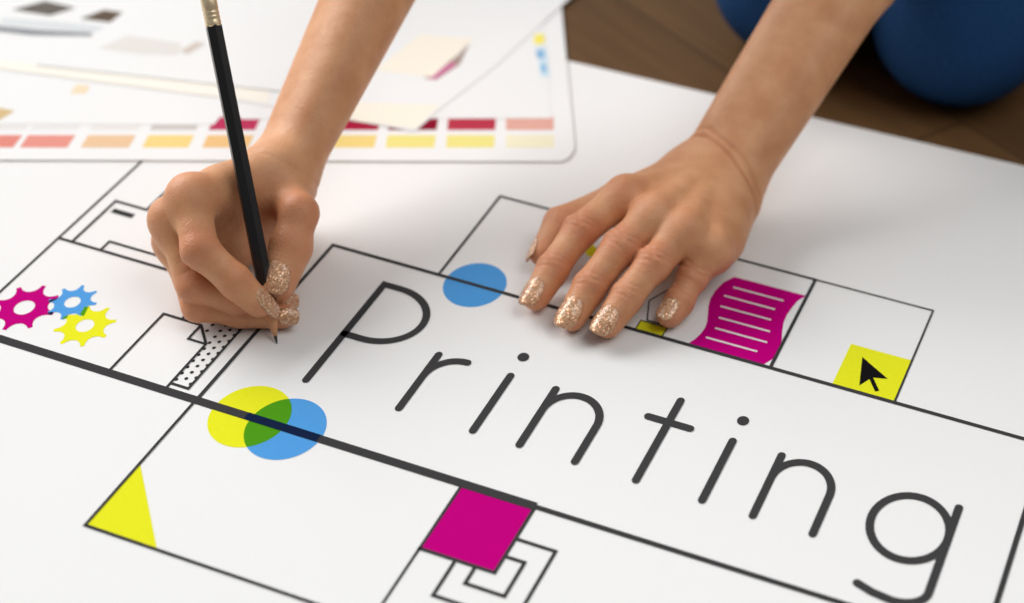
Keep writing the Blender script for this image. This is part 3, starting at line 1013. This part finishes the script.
def head_field(P):
    Rm = np.stack([hs, hf, hu])
    d = ell(P, HEAD, (66, 82, 92), Rm)
    d = smin(d, cone(P, HEAD + hf * 34 - hu * 52, HEAD + hf * 44 - hu * 84, 42, 26), 30)     # jaw and chin
    d = smin(d, cone(P, HEAD + hf * 80 + hu * 4, HEAD + hf * 97 - hu * 30, 6, 10), 10)       # nose
    for sg in (-1, 1):
        d = smax(d, -(np.linalg.norm(P - (HEAD + hf * 88 + hs * sg * 27 + hu * 4), axis=-1) - 13), 10)  # eye sockets
        d = smin(d, ell(P, HEAD + hs * sg * 68 - hu * 8 - hf * 4, (7, 16, 27), Rm), 5)       # ears
    d = smin(d, cone(P, HEAD + hf * 80 - hu * 54 - hs * 16, HEAD + hf * 80 - hu * 54 + hs * 16, 6, 6), 6)  # lips
    return d

def torso_field(P, g=0.0):
    d = smin(cone(P, SH_L, SH_R, 42 + g, 42 + g), cone(P, NECK + [5, 40, -30], PELV + [0, -20, 20], 82 + g, 92 + g), 60)
    d = smin(d, cone(P, SH_R * .55 + SH_L * .45 + [10, 40, -45], PELV + [0, -60, 40], 88 + g, 84 + g), 60)
    d = smin(d, cone(P, HIP_L, HIP_R, 84 + g, 84 + g), 50)
    return d

def leg_field(P, g=0.0):
    d = None
    for kn, hp in ((KNEE_L, HIP_L), (KNEE_R, HIP_R)):
        c = smin(cone(P, kn, hp, 50 + g, 76 + g), cone(P, kn + [0, 10, -8], [hp[0], 610, 42], 44 + g, 32 + g), 14)
        d = c if d is None else np.minimum(d, c)
    return d

def arm_upper(P, h, sh, g=0.0):
    return cone(P, h.elbow, sh, 33 + g, 42 + g)

def body_field(P):
    d = torso_field(P)
    d = smin(d, leg_field(P), 30)
    for h, sh in ((hl, SH_L), (hr, SH_R)):
        d = smin(d, smin(arm_upper(P, h, sh), h.forearm(P), 20), 26)
    d = smin(d, cone(P, NECK, HEAD - hu * 40 - hf * 20, 46, 44), 30)
    d = smin(d, head_field(P), 14)
    for hp in (HIP_L, HIP_R):     # feet, soles up
        d = smin(d, cone(P, [hp[0], 610, 34], [hp[0], 715, 26], 30, 22), 16)
    return d

def plane_cut(h, off):
    """signed distance to the plane across the forearm, positive toward the hand"""
    p0 = h.elbow - h.adir * off
    return lambda P: -(P - p0) @ h.adir

t_start = time.time()
parts = []
for h in (hl, hr):
    cut = plane_cut(h, 62)
    f_ = lambda P, h=h, cut=cut: np.maximum(h(P), -cut(P))
    pts = np.array([p for ch in h.fing.values() for p, _ in ch] + [h.wrist, h.elbow])
    lo, hi = pts.min(0) - 24, pts.max(0) + 24
    parts.append((*surface_nets(f_, lo, hi, VOX), h))
cl, cr = plane_cut(hl, 64), plane_cut(hr, 64)
f_ = lambda P: np.maximum(body_field(P), np.maximum(np.where(np.linalg.norm(P - hl.wrist, axis=-1) < 235, cl(P), -50), np.where(np.linalg.norm(P - hr.wrist, axis=-1) < 235, cr(P), -50)))
Vb, Fb = surface_nets(f_, (-190, -10, -5), (320, 760, 570), 5.0)
parts.append((Vb, Fb, None))
print('body field', round(time.time() - t_start, 1), [len(p[0]) for p in parts])

person = empty('person', (0.13, 0.5, 0.0))
tag(person, 'person kneeling in blue trousers, one hand drawing with a pencil, the other flat on poster', 'person')

def big_mesh(name, chunks, material, parent):
    off = 0
    Vs, Fs = [], []
    for V, Fq in chunks:
        Vs.append(V); Fs.append(Fq + off); off += len(V)
    V = np.concatenate(Vs) * MM
    Fq = np.concatenate(Fs)
    me = bpy.data.meshes.new(name)
    me.vertices.add(len(V))
    me.vertices.foreach_set('co', V.astype(np.float32).ravel())
    me.loops.add(Fq.size)
    me.loops.foreach_set('vertex_index', Fq.astype(np.int32).ravel())
    me.polygons.add(len(Fq))
    me.polygons.foreach_set('loop_start', np.arange(0, Fq.size, 4, dtype=np.int32))
    me.polygons.foreach_set('use_smooth', np.ones(len(Fq), bool))
    me.update(calc_edges=True)
    me.validate()
    me.materials.append(material)
    o = bpy.data.objects.new(name, me)
    scene.collection.objects.link(o)
    if parent:
        o.parent = parent
        o.matrix_parent_inverse = Matrix.Translation(-Vector(parent.location))
    return o, V

body, V = big_mesh('body', [(p[0], p[1]) for p in parts], M['skin'], person)
fl = np.zeros(len(V), np.float32)
Vm = V / MM
for h in (hl, hr):
    for k, ch in h.fing.items():
        for i, amp, sg in ((0, 0.35, 11), (1, 0.55, 9), (2, 0.45, 8), (3, 0.5, 9)):
            dd = np.linalg.norm(Vm - ch[i][0], axis=1) - ch[i][1]
            fl = np.maximum(fl, amp * np.exp(-(np.maximum(dd, 0) / sg) ** 2) * np.exp(-(np.linalg.norm(Vm - ch[i][0], axis=1) / (ch[i][1] * 1.5)) ** 4))
at = body.data.attributes.new('flush', 'FLOAT', 'POINT')
at.data.foreach_set('value', fl)

# fingernails: a curved plate laid on the finger's own surface, running out past the tip
def nail(h, k, width, length, over, lift=0.35):
    ch = h.fing[k]
    a, b = ch[2][0], ch[3][0]
    ax = (b - a) / np.linalg.norm(b - a)
    up = h.tipdors(k)
    sd = np.cross(ax, up)
    L = np.linalg.norm(b - a)
    tip = L + ch[3][1] * 0.75 + over
    s0_ = tip - length
    nu, nv = 17, 17
    tmax = min(1.2, width / 2 / ((ch[2][1] + ch[3][1]) / 2) * 1.12)
    S, T, O = [], [], []
    for i in range(nv):
        v = i / (nv - 1)
        for j in range(nu):
            u = -1 + 2 * j / (nu - 1)
            sv = s0_ + length * v
            sv += (1 - v) * 0.34 * length * (1 - math.sqrt(max(0, 1 - abs(u) ** 2.2)))
            sv -= v * 0.16 * length * abs(u) ** 3.0
            wid = 0.94 + 0.08 * math.sin(math.pi * min(1, v * 0.9)) - 0.10 * max(0, v - 0.75) / 0.25
            S.append(sv); T.append(u * tmax * wid); O.append(v)
    S, T, O = np.array(S), np.array(T), np.array(O)
    Sc = np.minimum(S, L - 0.5)                        # beyond the pad the plate runs on straight
    dirs = up * np.cos(T)[:, None] + sd * np.sin(T)[:, None]
    org = a + ax * Sc[:, None]
    rr = np.full(len(S), 4.0)
    for _ in range(14):
        rr = rr - np.clip(h.finger((org + dirs * rr[:, None]).astype(np.float32), k), -3, 3) * 0.9
    # keep the arch even across the plate
    r2 = rr.reshape(nv, nu)
    r2 = (r2 + np.roll(r2, 1, 0) + np.roll(r2, -1, 0)) / 3 if False else r2
    rr = r2.ravel()
    droop = np.maximum(0, S - L) ** 1.4 * 0.085
    top = a + ax * S[:, None] + dirs * (rr + lift + 0.25 * np.sin(np.pi * O))[:, None] - up * droop[:, None]
    bot = top - dirs * (0.9 + 0.0 * rr)[:, None]
    sink = np.clip(1 - O / 0.12, 0, 1) * 0.55
    top = top - dirs * sink[:, None]
    verts = [q * MM for q in top] + [q * MM for q in bot]
    faces = []
    n1 = nu * nv
    for i in range(nv - 1):
        for j in range(nu - 1):
            p = i * nu + j
            faces.append((p, p + 1, p + nu + 1, p + nu))
            faces.append((n1 + p, n1 + p + nu, n1 + p + nu + 1, n1 + p + 1))
    ring = [j for j in range(nu)] + [i * nu + nu - 1 for i in range(1, nv)] + [(nv - 1) * nu + j for j in range(nu - 2, -1, -1)] + [i * nu for i in range(nv - 2, 0, -1)]
    for q in range(len(ring)):
        a_, b_ = ring[q], ring[(q + 1) % len(ring)]
        faces.append((b_, a_, a_ + n1, b_ + n1))
    o = mesh_obj('fingernail', verts, faces, M['glitter'], None, True)
    bm = bmesh.new(); bm.from_mesh(o.data)
    bmesh.ops.recalc_face_normals(bm, faces=bm.faces); bm.to_mesh(o.data); bm.free()
    o.parent = person
    o.matrix_parent_inverse = Matrix.Translation(-Vector(person.location))
    return o
for h, spec in ((hl, NL), (hr, NR)):
    for k, (w_, l_, ov_) in spec.items():
        nail(h, k, w_, l_, ov_)

# clothes
tr = lambda P: np.maximum(smin(leg_field(P, 4.5), smin(cone(P, HIP_L, HIP_R, 90, 90), cone(P, PELV, PELV + [-6, -40, 50], 98, 92), 40), 30), -(P[..., 2] + 0.0))
o, _ = big_mesh('trousers', [surface_nets(tr, (-60, 190, -6), (330, 760, 330), 4.0)], M['denim'], person)
o['label'] = 'blue trousers'
def shirt_f(P):
    d = torso_field(P, 6.0)
    for h, sh in ((hl, SH_L), (hr, SH_R)):
        m_ = sh + (h.elbow - sh) * 0.45
        d = smin(d, cone(P, m_, sh, 46, 49), 20)
    return np.maximum(d, -((P - (PELV + np.array([0, 10, 8]))) @ np.array([-0.1, -0.75, 0.65])))
big_mesh('shirt', [surface_nets(shirt_f, (-150, 180, 20), (320, 760, 470), 6.0)], M['shirt'], person)
def hair_f(P):
    Rm = np.stack([hs, hf, hu])
    d = ell(P, HEAD - hf * 6 + hu * 4, (75, 90, 98), Rm)
    d = np.maximum(d, (P - (HEAD + hf * 34 + hu * 30)) @ (hf * 0.86 - hu * 0.5))
    bun = np.linalg.norm(P - (HEAD - hf * 84 + hu * 34), axis=-1) - 36
    return smin(d, bun, 14)
big_mesh('hair', [surface_nets(hair_f, HEAD - 170, HEAD + 170, 4.0)], M['hair'], person)
print('script', round(time.time() - t_start, 1))
